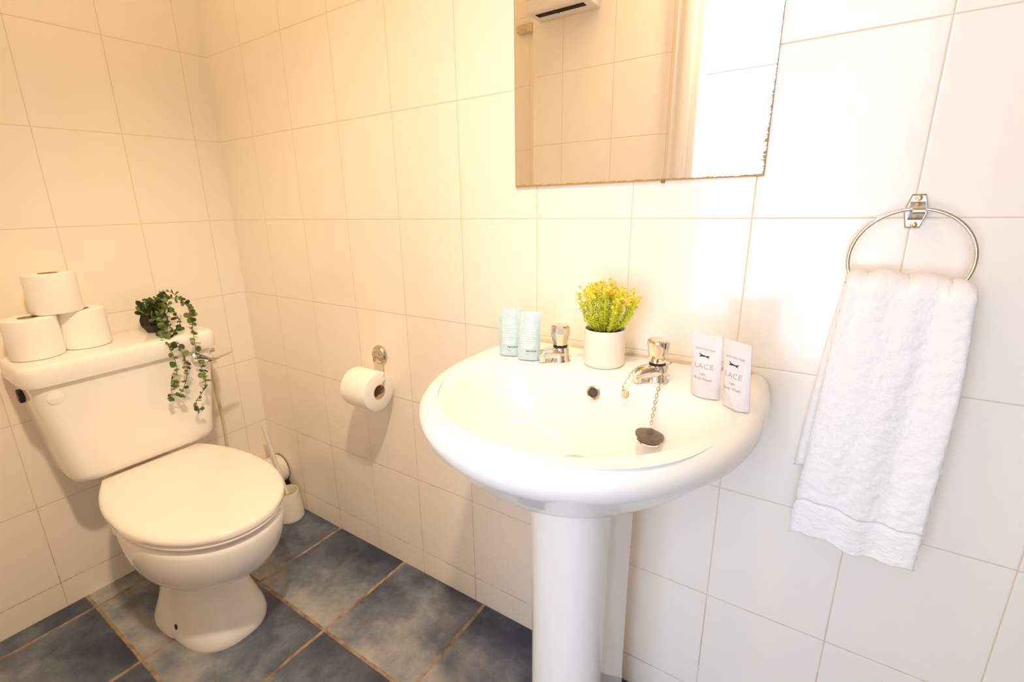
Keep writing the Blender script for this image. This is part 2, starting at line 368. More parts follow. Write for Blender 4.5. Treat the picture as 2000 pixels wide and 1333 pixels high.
# ------------------------------------------------------------------ toilet
YC = -0.445
t = thing('toilet', 'white close-coupled toilet with closed lid against the left wall', 'toilet', (0, 0, 0))
def D(cx, cy, a, b, n, z, N=72, back=None, nb=None):
    """closed outline, x = depth (front is +x); optional flat back"""
    out = []
    for k in range(N):
        th = 2 * PI * k / N; c, s = math.cos(th), math.sin(th)
        nn_ = n if c > 0 else (nb or n)
        x = cx + a * math.copysign(abs(c) ** (2 / nn_), c); y = cy + b * math.copysign(abs(s) ** (2 / nn_), s)
        if back is not None: x = max(x, back)
        out.append(Vector((x, y, z)))
    return out
# pan: foot, waist, bowl, rim
bm = bmesh.new()
sec = [  # z, cx, a(front half length), b, n
    (0.000, 0.370, 0.180, 0.112, 2.6), (0.010, 0.370, 0.182, 0.114, 2.6), (0.030, 0.369, 0.178, 0.109, 2.6), (0.070, 0.365, 0.164, 0.097, 2.5), (0.120, 0.360, 0.148, 0.085, 2.4),
    (0.165, 0.357, 0.138, 0.077, 2.3), (0.190, 0.358, 0.136, 0.075, 2.2), (0.200, 0.362, 0.143, 0.082, 2.2), (0.206, 0.372, 0.163, 0.100, 2.1), (0.215, 0.385, 0.188, 0.122, 2.08), (0.232, 0.402, 0.213, 0.141, 2.05), (0.258, 0.418, 0.234, 0.156, 2.05), (0.290, 0.428, 0.247, 0.166, 2.05), (0.330, 0.435, 0.255, 0.172, 2.05),
    (0.365, 0.438, 0.257, 0.174, 2.05), (0.376, 0.438, 0.255, 0.172, 2.05), (0.382, 0.438, 0.247, 0.164, 2.05)]
rs = [D(cx, YC, a, b, n, z, back=0.165 if z > 0.255 else (0.245 if z < 0.203 else 0.215)) for z, cx, a, b, n in sec]
# inner bowl
rs += [D(0.45, YC, 0.205, 0.125, 2.05, 0.382), D(0.45, YC, 0.200, 0.120, 2.05, 0.372), D(0.45, YC, 0.18, 0.11, 2.05, 0.32), D(0.43, YC, 0.12, 0.08, 2.05, 0.24), D(0.41, YC, 0.05, 0.04, 2.0, 0.21)]
rings(bm, rs)
pan = obj('pan', bm, 'ceramic', t, angle=60)
# rear shelf carrying the tank
bm = bmesh.new(); box(bm, 0.03, 0.24, YC - 0.092, YC + 0.092, 0.33, 0.383, 0.02, 4); box(bm, 0.10, 0.24, YC - 0.07, YC + 0.07, 0.10, 0.34, 0.025, 4)
obj('rear_shelf', bm, 'ceramic', t)
# side flank with fixing hole, both sides
for s in (-1, 1):
    bm = bmesh.new()
    rs = []
    for z, a, b in ((0.0, 0.085, 0.016), (0.02, 0.082, 0.014), (0.06, 0.070, 0.010), (0.11, 0.055, 0.006), (0.17, 0.035, 0.003)):
        bb = {0.0: 0.112, 0.02: 0.111, 0.06: 0.100, 0.11: 0.090, 0.17: 0.083}[z]
        rs.append(D(0.330, YC + s * (bb - 0.018), a * 0.9, b + 0.010, 2.4, z, N=32))
    rings(bm, rs); obj('foot_flange', bm, 'ceramic', t, angle=60)
    bm = bmesh.new(); lathe(bm, [(0.0075, -0.003), (0.0075, 0.0008)], 16, T(0.402, YC + s * 0.1052, 0.040) @ R(s * -math.radians(78), 'X'))
    obj('screw_hole', bm, 'dark', t)
# seat ring and lid
def lidshape(z, g=0.0):
    out = []
    # flat back 0.30 wide at x=0.175, widest at x=0.44
    N = 72
    for k in range(N):
        th = 2 * PI * k / N; c, s = math.cos(th), math.sin(th)
        if c > 0: x = 0.435 + (0.267 + g) * c; y = (0.183 + g) * math.copysign(abs(s) ** 0.97, s)
        else:
            x = 0.435 - (0.262 + g) * abs(c) ** 0.62
            tt = (0.435 - x) / 0.262
            y = math.copysign(1, s) * ((0.183 + g) * (1 - tt ** 2.2) + 0.118 * tt ** 2.2) * min(1.0, abs(s) / 0.17) if abs(s) < 0.17 else math.copysign(1, s) * ((0.183 + g) * (1 - tt ** 2.4) + 0.118 * tt ** 2.4)
        out.append(Vector((x, YC + y, z)))
    return out
bm = bmesh.new()
rings(bm, [lidshape(0.390, -0.030), lidshape(0.390, -0.010), lidshape(0.3925, -0.004), lidshape(0.398, -0.002), lidshape(0.4035, -0.006), lidshape(0.4035, -0.05)], True, True)
obj('seat', bm, 'seat', t, angle=50)
bm = bmesh.new()
rings(bm, [lidshape(0.405, -0.012), lidshape(0.405, -0.003), lidshape(0.4075, 0.0), lidshape(0.416, 0.0), lidshape(0.4215, -0.003), lidshape(0.4245, -0.010), lidshape(0.4255, -0.022), lidshape(0.427, -0.075), lidshape(0.4275, -0.12)])
obj('lid', bm, 'seat', t, angle=50)
for s in (-1, 1):
    bm = bmesh.new(); lathe(bm, [(0.0, -0.02), (0.010, -0.019), (0.011, 0.0), (0.010, 0.019), (0, 0.02)], 20, T(0.172, YC + s * 0.075, 0.402) @ R(PI / 2, 'X'))
    obj('hinge', bm, 'plastic', t)
bm = bmesh.new()
lathe(bm, [(0, -0.006), (0.013, -0.006), (0.013, 0.002), (0.009, 0.005), (0, 0.006)], 20, T(0.330, YC - 0.1585, 0.345) @ R(PI / 2, 'X'))
obj('rim_button', bm, 'ceramic', t)
# tank: tapered, rounded
def rrect(x0, x1, y0, y1, r, z, k=6):
    out = []
    for cx, cy, a0 in ((x1 - r, y1 - r, 0), (x0 + r, y1 - r, 90), (x0 + r, y0 + r, 180), (x1 - r, y0 + r, 270)):
        for i in range(k + 1):
            a = math.radians(a0 + 90 * i / k); out.append(Vector((cx + r * math.cos(a), cy + r * math.sin(a), z)))
    return out
bm = bmesh.new()
tk = []
for z, hw, xf, ins in ((0.430, 0.145, 0.168, 0.0), (0.432, 0.160, 0.182, 0), (0.440, 0.175, 0.190, 0), (0.455, 0.183, 0.195, 0), (0.50, 0.186, 0.197, 0), (0.60, 0.200, 0.200, 0), (0.70, 0.212, 0.203, 0), (0.722, 0.214, 0.203, 0)):
    tk.append(rrect(0.012, xf, YC - hw, YC + hw, 0.034 if z > 0.45 else 0.03, z))
rings(bm, tk)
tank = obj('tank', bm, 'ceramic', t, angle=50)
bm = bmesh.new()
tk = []
for z, e, r in ((0.718, -0.006, 0.03), (0.716, 0.004, 0.035), (0.718, 0.009, 0.038), (0.726, 0.0115, 0.04), (0.752, 0.012, 0.04), (0.762, 0.010, 0.038), (0.768, 0.005, 0.034), (0.7705, -0.004, 0.03), (0.771, -0.03, 0.02)):
    tk.append(rrect(0.006, 0.206 + e, YC - 0.2155 - e, YC + 0.2155 + e, r, z))
rings(bm, tk)
obj('tank_lid', bm, 'ceramic', t, angle=50)
bm = bmesh.new(); lathe(bm, [(0, 0), (0.0165, 0), (0.0165, 0.0004), (0.0155, 0.0009), (0, 0.0011)], 32, T(0.2025, -0.618, 0.683) @ R(PI / 2, 'Y'))
obj('blanking_cap', bm, 'ceramic', t)
bm = bmesh.new(); box(bm, 0.09, 0.112, -0.6665, -0.655, 0.665, 0.698, 0.003)
obj('side_knockout', bm, 'black_rubber', t)
# flush lever
bm = bmesh.new()
lathe(bm, [(0, 0), (0.014, 0.0), (0.014, 0.006), (0.010, 0.012), (0, 0.013)], 24, T(0.2035, -0.288, 0.694) @ R(PI / 2, 'Y'))
P0 = [(0.212, -0.300, 0.699), (0.220, -0.284, 0.697), (0.227, -0.262, 0.690), (0.227, -0.238, 0.688), (0.224, -0.212, 0.690), (0.222, -0.188, 0.692)]
pts = catmull(P0, 8); rs = []
for i, p in enumerate(pts):
    u = i / (len(pts) - 1); hw = 0.012 * (1 - u) + 0.004 * u + 0.004 * math.exp(-((u - 0.25) / 0.2) ** 2); th = 0.007 * (1 - u) + 0.0022 * u
    rs.append([p + Vector((th * math.cos(a), 0, hw * math.sin(a))) for a in [2 * PI * k / 14 for k in range(14)]])
rings(bm, rs)
obj('flush_lever', bm, 'chrome', t)

# soil pipe running from the back of the pan into the sink wall
t = thing('soil_pipe', 'short fat white waste pipe entering the tiled wall beside the toilet', 'pipe', (0.066, 0, 0.147))
bm = bmesh.new(); lathe(bm, [(0.0, -0.30), (0.048, -0.30), (0.048, -0.115), (0.054, -0.11), (0.054, -0.008), (0.050, -0.004)], 40, R(-PI / 2, 'X'))
obj('pipe', bm, 'plastic', t)
bm = bmesh.new(); lathe(bm, [(0.0535, 0), (0.0551, 0.0), (0.0551, 0.0008), (0.0535, 0.0008)], 40, T(0, -0.0022, 0) @ R(PI / 2, 'X'), loop=True)
obj('wall_gap', bm, 'dark', t)
bm = bmesh.new(); lathe(bm, [(0, 0), (0.02, 0.0), (0.022, 0.003), (0.012, 0.010), (0, 0.011)], 14, T(0.025, -0.004, -0.055) @ R(PI / 2, 'X'), fac=lambda u, z: 1 + 0.25 * math.sin(6 * PI * u + 1))
obj('broken_mortar', bm, 'dark', t)

# cold feed pipe by the tank
t = thing('water_pipe', 'thin yellowed water pipe dropping beside the toilet tank', 'pipe', (0.03, -0.19, 0))
bm = bmesh.new(); tube(bm, [(0.02, 0.000, 0.655), (0.022, 0.004, 0.62), (0.012, 0.010, 0.56), (-0.006, 0.022, 0.48), (-0.012, 0.027, 0.40), (-0.013, 0.026, 0.32), (-0.022, 0.024, 0.20), (-0.023, 0.024, 0.002)], 0.0056, 14)
obj('pipe', bm, 'old_pipe', t)
bm = bmesh.new(); lathe(bm, [(0, 0), (0.012, 0), (0.013, 0.004), (0.013, 0.016), (0.010, 0.020), (0, 0.021)], 6, T(0.02, 0.0, 0.652)); 
lathe(bm, [(0, -0.03), (0.007, -0.03), (0.007, 0.0), (0, 0.0)], 16, T(0.02, -0.004, 0.664) @ R(PI / 2, 'X') @ T(0, 0, 0.0))
obj('compression_nut', bm, 'brass', t, angle=30)

# toilet brush + holder
hb = bmesh.new(); lathe(hb, [(0, 0), (0.0485, 0), (0.0500, 0.003), (0.0497, 0.010), (0.0400, 0.108), (0.0392, 0.111), (0.0375, 0.111), (0.0368, 0.108), (0.0440, 0.012), (0, 0.010)], 48)
ho = tag(obj('brush_holder', hb, 'plastic', loc=(0.176, -0.058, 0.0)), 'small white tapered cup standing on the floor in the corner', 'brush holder')
t = thing('toilet_brush', 'white handled toilet brush with yellowed bristles, leaning in the corner cup', 'toilet brush', (0.176, -0.058, 0.014))
bm = bmesh.new(); tube(bm, [(0.004, 0.004, 0.05), (-0.035, 0.0, 0.17), (-0.072, -0.006, 0.31), (-0.079, -0.007, 0.337)], lambda u: 0.0066 + 0.0008 * u, 12)
obj('handle', bm, 'plastic', t)
bm = bmesh.new()
lathe(bm, [(0, 0), (0.018, 0.002), (0.026, 0.02), (0.028, 0.05), (0.022, 0.072), (0.006, 0.080), (0, 0.081)], 28, fac=lambda u, z: 1 + 0.08 * math.sin(2 * PI * u * 9))
rb = random.Random(3)
for k in range(260):
    a = rb.uniform(0, 2 * PI); z = rb.uniform(0.01, 0.076); rr = 0.030 * (1 - 0.4 * (z / 0.08) ** 3)
    p0 = Vector((0.010 * math.cos(a), 0.010 * math.sin(a), z)); p1 = Vector((rr * math.cos(a), rr * math.sin(a), z + rb.uniform(-0.004, 0.008)))
    s_ = (p1 - p0).cross(Vector((0, 0, 1))).normalized() * 0.0007
    vs = [bm.verts.new(p) for p in (p0 + s_, p0 - s_, p1 - s_ * 0.6, p1 + s_ * 0.6)]; bm.faces.new(vs)
obj('bristles', bm, 'bristle', t)

# toilet rolls
def roll_parts(parent, r=0.054, h=0.100, mtx=Matrix(), rc=0.0205):
    prof = [(rc, 0.001), (r - 0.004, 0.0), (r - 0.001, 0.002), (r, 0.006), (r, h - 0.006), (r - 0.001, h - 0.002), (r - 0.004, h), (rc, h - 0.001)]
    bm = bmesh.new(); lathe(bm, prof, 64, mtx, loop=True, fac=lambda u, z: 1 + 0.006 * math.sin(2 * PI * u * 2 + 1) + 0.012 * max(0.0, 1 - abs(u - 0.84) / 0.02) * 0.3)
    a = obj('paper', bm, 'paper', parent)
    bm = bmesh.new(); lathe(bm, [(rc - 0.0012, 0.0), (rc, 0.0), (rc, h), (rc - 0.0012, h)], 48, mtx, loop=True)
    b = obj('cardboard_core', bm, 'card', parent)
    return a, b
t0 = thing('toilet_roll', 'white toilet roll on the tank, bottom left of the stack of three', 'toilet roll', (0.103, -0.607, 0.772), 0.3, 'toilet rolls stacked on the tank')
roll_parts(t0)
for loc, rz, lab in (((0.085, -0.4985, 0.772), 1.9, 'white toilet roll on the tank, bottom right of the stack, nearer the trailing plant'), ((0.094, -0.545, 0.8735), 3.4, 'white toilet roll balanced on top of two others on the tank')):
    c = t0.copy(); COL.objects.link(c); c.location = loc; c.rotation_euler = (0, 0, rz); c['label'] = lab
    for ch in list(t0.children):
        d_ = ch.copy(); COL.objects.link(d_); d_.parent = c

# ------------------------------------------------------------------ trailing plant on the tank
PX, PY, PZ = 0.085, -0.333, 0.771
t = thing('trailing_plant', 'trailing artificial plant in a small black faceted pot on the tank', 'plant', (PX, PY, PZ))
bm = bmesh.new()
lathe(bm, [(0, 0), (0.021, 0), (0.036, 0.024), (0.037, 0.040), (0.029, 0.062), (0.026, 0.062), (0.026, 0.055), (0, 0.054)], 7, R(0.3, 'Z'))
obj('pot', bm, 'pot_black', t, smooth=False)
bm = bmesh.new(); lathe(bm, [(0, 0), (0.026, 0), (0.024, 0.002), (0, 0.004)], 20, T(0, 0, 0.0535)); obj('soil', bm, 'soil', t)
def leaf(bm, p, direc, size, rr, width=0.85):
    direc = direc.normalized(); side = direc.cross(Vector((rr.uniform(-1, 1), rr.uniform(-1, 1), rr.uniform(-.3, 1)))).normalized(); nrm = side.cross(direc)
    prof = [(0, 0), (0.12, 0.22), (0.35, 0.45), (0.62, 0.5), (0.85, 0.33), (1.0, 0)]
    L_, C_, R_ = [], [], []
    for u, w_ in prof:
        c = p + direc * size * u + nrm * size * 0.18 * u * u
        C_.append(bm.verts.new(c)); 
        if w_: 
            L_.append(bm.verts.new(c + side * size * w_ * width + nrm * size * 0.10 * w_)); R_.append(bm.verts.new(c - side * size * w_ * width + nrm * size * 0.10 * w_))
    for S_ in (L_, R_):
        bm.faces.new((C_[0], S_[0], C_[1]))
        for k in range(len(S_) - 1): bm.faces.new((C_[k + 1], S_[k], S_[k + 1], C_[k + 2]))
        bm.faces.new((C_[-2], S_[-1], C_[-1]))
rl = random.Random(11)
stem_bm = bmesh.new(); lf = bmesh.new(); lfd = bmesh.new()
vines = [  # relative to the pot base
    [(0.0, 0.0, 0.055), (0.03, -0.012, 0.062), (0.065, -0.012, 0.030), (0.13, -0.026, -0.008), (0.157, -0.027, -0.044), (0.157, -0.026, -0.09), (0.155, -0.045, -0.115), (0.155, -0.051, -0.160)],
    [(0.01, 0.0, 0.055), (0.05, -0.002, 0.062), (0.10, -0.006, 0.012), (0.152, -0.007, -0.030), (0.158, 0.001, -0.067), (0.157, -0.002, -0.105), (0.155, -0.016, -0.140), (0.155, -0.034, -0.160)],
    [(0.0, 0.0, 0.055), (0.005, 0.019, 0.080), (0.015, 0.060, 0.092), (0.045, 0.079, 0.068), (0.090, 0.065, 0.036), (0.142, 0.041, -0.004), (0.157, 0.033, -0.068), (0.157, 0.044, -0.127), (0.156, 0.035, -0.164), (0.155, 0.008, -0.195), (0.155, 0.012, -0.222)],
    [(0.0, 0.01, 0.055), (-0.003, 0.030, 0.105), (0.005, 0.055, 0.112), (0.020, 0.078, 0.085), (0.035, 0.092, 0.052)],
    [(0.0, -0.01, 0.055), (0.0, -0.024, 0.090), (0.025, -0.020, 0.072), (0.05, -0.018, 0.045)],
    [(0.0, 0.0, 0.055), (0.010, 0.025, 0.085), (0.025, 0.045, 0.065), (0.045, 0.050, 0.030), (0.060, 0.045, 0.008)],
    [(0.0, 0.0, 0.055), (0.03, 0.005, 0.070), (0.07, 0.008, 0.035), (0.10, 0.008, 0.008)],
]
for vi, V_ in enumerate(vines):
    pts = catmull(V_, 14); tube(stem_bm, V_, 0.0009, 6, 10)
    acc = 0
    for i in range(2, len(pts)):
        acc += (pts[i] - pts[i - 1]).length
        step = 0.0085 if i < len(pts) * 0.45 else 0.0105
        if acc > step:
            acc = 0; tg = (pts[i] - pts[i - 1]).normalized()
            for s in (0, 1):
                a = rl.uniform(0, PI) + s * PI; o_ = tg.orthogonal().normalized(); o_.rotate(Matrix.Rotation(a, 3, tg))
                dr_ = o_ + tg * 0.25 + Vector((0, 0, 0.15)); big = rl.choice((0.012, 0.014, 0.017, 0.020)) if rl.random() < 0.65 else 0.008
                leaf(lfd if rl.random() < 0.4 else lf, pts[i], dr_, big, rl)
    for k in range(4):
        leaf(lfd, pts[-1], Vector((rl.uniform(-1, 1), rl.uniform(-1, 1), rl.uniform(-1, .3))), 0.014, rl)
for k in range(110):
    a = rl.uniform(0, 2 * PI); q = rl.uniform(0, 0.034)
    p = Vector((q * math.cos(a) + 0.014, q * math.sin(a) + 0.004, 0.052 + rl.uniform(0, 0.044)))
    leaf(lf if k % 2 else lfd, p, Vector((math.cos(a), math.sin(a), rl.uniform(-.4, 1))), rl.uniform(0.012, 0.021), rl)
    tube(stem_bm, [(0.3 * p.x, 0.3 * p.y, 0.054), (p.x * .7, p.y * .7, p.z - 0.008), tuple(p)], 0.0007, 5, 3)
obj('stems', stem_bm, 'vine_stem', t)
o = obj('leaves', lf, 'leaf', t); o = obj('darker_leaves', lfd, 'leaf_dark', t); o['label'] = 'darker green leaves'

# ------------------------------------------------------------------ wall mounted roll holder + roll
HX, HZ = 0.683, 0.703
t = thing('toilet_roll_holder', 'round tarnished chrome roll holder with wire arm fixed to the tiled wall', 'toilet roll holder', (HX, 0, HZ))
bm = bmesh.new(); lathe(bm, [(0, 0), (0.0275, 0), (0.0285, 0.003), (0.0265, 0.009), (0.0225, 0.0125), (0.0205, 0.0115), (0.012, 0.0135), (0, 0.014)], 40, R(PI / 2, 'X'))
box(bm, -0.014, 0.020, -0.019, -0.009, -0.020, -0.006, 0.003)
obj('wall_plate', bm, 'worn_chrome', t)
RX, RY, RZ = 0.688, -0.064, 0.620   # roll centre
bm = bmesh.new(); tube(bm, [(0.020, -0.014, -0.014), (0.034, -0.024, -0.022), (0.052, -0.040, -0.036), (0.062, -0.052, -0.052), (0.058, -0.058, -0.066), (0.045, -0.060, -0.0715), (0.0, -0.061, -0.072), (-0.045, -0.061, -0.072)], 0.0019, 10)
obj('wire_arm', bm, 'worn_chrome', t)
t = thing('toilet_roll', 'white toilet roll hanging from the wall holder between toilet and sink', 'toilet roll', (RX, RY, RZ))
roll_parts(t, 0.0555, 0.100, T(0.049, 0, 0) @ R(-PI / 2, 'Y'), 0.0205)

# ------------------------------------------------------------------ wash basin
BX = 1.391
t = thing('wash_basin', 'white oval pedestal wash basin with two taps on the tiled wall', 'sink', (0, 0, 0))
NB = 128
def outline(hw, yw, yf, xb, nf, z, cx=BX, zb=None, yb=-0.002):
    """front superellipse half from (±hw, yw) to yf, back sides easing to (±xb, yb)"""
    out = []
    NF = NB * 5 // 8; 
    for k in range(NF):
        th = PI + PI * k / (NF - 1); c, s = math.cos(th), math.sin(th)
        out.append(Vector((cx + hw * math.copysign(abs(c) ** (2 / nf), c), yw - (yw - yf) * abs(s) ** (2 / nf), z)))
    NBk = NB - NF; q = []
    ns = NBk // 4
    for k in range(1, ns + 1):                    # right side going back
        u = k / ns; q.append(Vector((cx + hw - (hw - xb) * u ** 2.2, yw + (yb - yw) * u, z)))
    nm = NBk - 2 * ns
    for k in range(1, nm + 1):
        u = k / (nm + 1); q.append(Vector((cx + xb - 2 * xb * u, yb, z)))
    for k in range(ns, 0, -1):
        u = k / ns; q.append(Vector((cx - hw + (hw - xb) * u ** 2.2, yw + (yb - yw) * u, z)))
    return out + q
def inner(hw, yc, yf, yb, nf, nb, z, cx=BX + 0.010):
    out = []; ref = outline(0.285, -0.17, -0.5, 0.26, 2.2, z)
    NF = NB * 5 // 8
    for k in range(NF):
        th = PI + PI * k / (NF - 1); c, s = math.cos(th), math.sin(th)
        out.append(Vector((cx + hw * math.copysign(abs(c) ** (2 / nf), c), yc - (yc - yf) * abs(s) ** (2 / nf), z)))
    NK = NB - NF
    for k in range(NK):
        th = PI * (k + 1) / (NK + 1); c, s = math.cos(th), math.sin(th)
        out.append(Vector((cx + hw * math.copysign(abs(c) ** (2 / nb), c), yc + (yb - yc) * abs(s) ** (2 / nb), z)))
    return out
ZR = 0.818
bm = bmesh.new()
O = lambda g, z, gf=None, gb=0.0: outline(0.2705 + g, -0.165, -0.482 - (gf if gf is not None else g), 0.258 + g + gb, 2.08, z, cx=BX + 0.004)
rs = [
    outline(0.055, -0.18, -0.270, 0.055, 2.1, 0.672, yb=-0.05),
    outline(0.078, -0.18, -0.296, 0.085, 2.1, 0.662, yb=-0.04),
    outline(0.112, -0.18, -0.328, 0.115, 2.1, 0.663, yb=-0.03),
    outline(0.155, -0.17, -0.370, 0.155, 2.1, 0.678, yb=-0.01),
    outline(0.195, -0.165, -0.410, 0.195, 2.1, 0.702, yb=-0.004),
    outline(0.227, -0.165, -0.436, 0.222, 2.1, 0.729),
    outline(0.250, -0.165, -0.461, 0.240, 2.08, 0.757, cx=BX + 0.003),
    O(-0.006, 0.772), O(0.0, 0.786), O(0.001, 0.797), O(-0.002, 0.807), O(-0.009, 0.8145), O(-0.018, ZR), O(-0.030, ZR + 0.001),
    inner(0.228, -0.235, -0.464, -0.142, 2.3, 2.6, ZR - 0.0005),
    inner(0.221, -0.235, -0.457, -0.147, 2.3, 2.6, ZR - 0.003),
    inner(0.214, -0.238, -0.451, -0.152, 2.3, 2.6, ZR - 0.011),
    inner(0.206, -0.242, -0.443, -0.158, 2.3, 2.5, ZR - 0.030),
    inner(0.194, -0.247, -0.430, -0.165, 2.25, 2.4, ZR - 0.060),
    inner(0.172, -0.252, -0.405, -0.176, 2.2, 2.3, ZR - 0.090),
    inner(0.135, -0.257, -0.366, -0.192, 2.1, 2.2, ZR - 0.113),
    inner(0.085, -0.258, -0.316, -0.215, 2.0, 2.1, ZR - 0.126),
    inner(0.040, -0.258, -0.284, -0.236, 2.0, 2.0, ZR - 0.131),
    inner(0.022, -0.258, -0.275, -0.243, 2.0, 2.0, ZR - 0.134),
]
rings(bm, rs)
basin = obj('basin', bm, 'ceramic', t, angle=70)
# raised back ledge of the basin
bm = bmesh.new(); box(bm, BX - 0.240, BX + 0.235, -0.012, -0.0005, ZR - 0.01, ZR + 0.004, 0.003, 3); obj('sealant_bead', bm, 'caulk', t)
# overflow
bm = bmesh.new(); lathe(bm, [(0.0095, -0.0005), (0.0118, -0.0005), (0.0120, 0.0012), (0.0105, 0.0022), (0.0090, 0.0012)], 32, T(1.400, -0.1605, 0.790) @ R(math.radians(72), 'X') , loop=True)
obj('overflow_rim', bm, 'worn_chrome', t)
bm = bmesh.new(); lathe(bm, [(0, 0), (0.0098, 0)], 24, T(1.400, -0.1612, 0.790) @ R(math.radians(72), 'X')); obj('overflow_hole', bm, 'brown_rubber', t)
bm = bmesh.new(); lathe(bm, [(0.020, 0.002), (0.024, 0.0035), (0.031, 0.003), (0.033, 0.0), (0.020, -0.002)], 40, T(1.412, -0.255, ZR - 0.122), loop=True)
lathe(bm, [(0, 0), (0.021, 0)], 24, T(1.412, -0.255, ZR - 0.1215)); obj('drain_flange', bm, 'worn_chrome', t)
# pedestal
bm = bmesh.new()
def ped(hw, yf, z, yb=-0.10, yk=-0.225, hb=0.070):
    out = []; N1 = 40; cx = BX + 0.003
    for k in range(N1):
        th = PI + PI * k / (N1 - 1); c, s = math.cos(th), math.sin(th)
        out.append(Vector((cx + hw * math.copysign(abs(c) ** 0.88, c), yk - (yk - yf) * abs(s) ** 0.9, z)))
    g = hw - 0.070
    out += [Vector((cx + hw - 0.004, yk + 0.010, z)), Vector((cx + hb + g, yb, z)), Vector((cx - hb - g, yb, z)), Vector((cx - hw + 0.004, yk + 0.010, z))]
    return out
rings(bm, [ped(0.076, -0.300, 0.0), ped(0.076, -0.300, 0.02), ped(0.072, -0.294, 0.06), ped(0.069, -0.290, 0.15), ped(0.069, -0.289, 0.35), ped(0.071, -0.292, 0.55), ped(0.074, -0.296, 0.675)])
obj('pedestal', bm, 'ceramic', t, angle=35)

# taps
def tap(x, y, rot, facets):
    g = bpy.data.objects.new('tap', None); COL.objects.link(g); g.parent = t; g.location = (x, y, ZR); g.rotation_euler = (0, 0, rot)
    bm = bmesh.new()
    lathe(bm, [(0, 0), (0.019, 0), (0.020, 0.003), (0.017, 0.007), (0.0165, 0.018), (0.0160, 0.026), (0.0130, 0.0298), (0, 0.0305)], 36)
    rs = []
    for u in range(9):
        v = u / 8; yy = -0.002 - 0.041 * v; zc = 0.018 + 0.003 * math.sin(v * PI) - 0.004 * v; hw = 0.0165 - 0.0065 * v; hh = 0.0125 - 0.0045 * v
        if u == 8: hw *= 0.8; hh *= 0.8
        rs.append([Vector((hw * math.copysign(abs(math.cos(a)) ** 0.7, math.cos(a)), yy, zc + hh * math.copysign(abs(math.sin(a)) ** 0.7, math.sin(a)))) for a in [2 * PI * k / 24 for k in range(24)]])
    rings(bm, rs); lathe(bm, [(0, -0.004), (0.0065, -0.004), (0.0075, 0.006), (0, 0.006)], 20, T(0, -0.035, 0.006))
    obj('tap_body', bm, 'chrome', g)
    bm = bmesh.new(); lathe(bm, [(0, 0.027), (0.0135, 0.027), (0.0135, 0.033), (0, 0.033)], 24); obj('tap_neck', bm, 'dark', g)
    bm = bmesh.new(); prof = [(0, 0.032), (0.0120, 0.032), (0.0135, 0.034), (0.0170, 0.055), (0.0185, 0.066), (0.0180, 0.071), (0.0150, 0.0735), (0, 0.0745)]
    if facets: lathe(bm, [(0, 0.032), (0.0125, 0.032), (0.0195, 0.058), (0.0185, 0.069), (0.0150, 0.0725), (0, 0.0735)], 8)
    else: lathe(bm, prof, 36, fac=lambda u, z: 1 - 0.045 * (abs(math.sin(PI * 4 * u)) ** 6) * (1 if 0.036 < z < 0.06 else 0.0))
    obj('tap_head', bm, 'acrylic', g, smooth=not facets)
    return g
tap(1.308, -0.107, -0.80, True)
tap(1.495, -0.119, -0.72, False)

# plug on its chain
t = thing('basin_plug', 'dark rubber plug hanging on a chain from the right tap', 'plug', (1.512, -0.197, 0.755))
def chain(bm, pts, ln=0.0052):
    P_ = catmull(pts, 24); acc = 0; i0 = 0; k = 0
    L = [P_[0]]
    for i in range(1, len(P_)):
        acc += (P_[i] - P_[i - 1]).length
        if acc >= ln: L.append(P_[i]); acc = 0
    for a, b in zip(L[:-1], L[1:]):
        tg = (b - a).normalized(); o_ = tg.orthogonal().normalized(); o_.rotate(Matrix.Rotation(0.6 + (PI / 2) * (k % 2), 3, tg)); c = (a + b) / 2; k += 1
        ring_ = [c + tg * (ln * 0.66 * math.cos(w_)) + o_ * (0.0021 * math.sin(w_)) for w_ in [2 * PI * j / 14 for j in range(14)]]
        tube(bm, ring_, 0.00062, 6, closed=True)
bm = bmesh.new()
O0 = Vector((1.512, -0.197, 0.755))
W = lambda *p: tuple(Vector(p) - O0)
chain(bm, [W(1.513, -0.127, 0.852), W(1.5155, -0.139, 0.845), W(1.512, -0.150, 0.834), W(1.5100, -0.164, 0.812), W(1.5105, -0.178, 0.790), W(1.5115, -0.188, 0.775), W(1.512, -0.194, 0.7665)])
chain(bm, [W(1.513, -0.127, 0.852), W(1.517, -0.116, 0.853), W(1.513, -0.106, 0.850)])
obj('chain', bm, 'worn_chrome', t)
bm = bmesh.new(); tl = R(math.radians(-4), 'X') @ R(math.radians(6), 'Y')
lathe(bm, [(0, -0.012), (0.0155, -0.012), (0.0170, -0.010), (0.0215, -0.004), (0.0222, -0.001), (0.0215, 0.001), (0.012, 0.0032), (0, 0.0035)], 40, tl)
lathe(bm, [(0, 0.002), (0.006, 0.003), (0.0045, 0.009), (0, 0.0105)], 20, tl); obj('stopper', bm, 'brown_rubber', t)
bm = bmesh.new(); lathe(bm, [(0.0165, -0.0135), (0.0180, -0.0130), (0.0185, -0.0105), (0.0168, -0.0100)], 40, tl, loop=True); obj('stopper_rim', bm, 'chrome', t)
t = thing('broken_chain', 'short broken chain with a small ring draped off the right tap spout', 'chain', (1.47, -0.15, 0.81))
O0 = Vector((1.47, -0.15, 0.81)); bm = bmesh.new()
chain(bm, [W(1.472, -0.150, 0.842), W(1.4655, -0.1570, 0.838), W(1.460, -0.160, 0.828), W(1.455, -0.162, 0.817), W(1.4530, -0.164, 0.807)])
obj('chain', bm, 'worn_chrome', t)
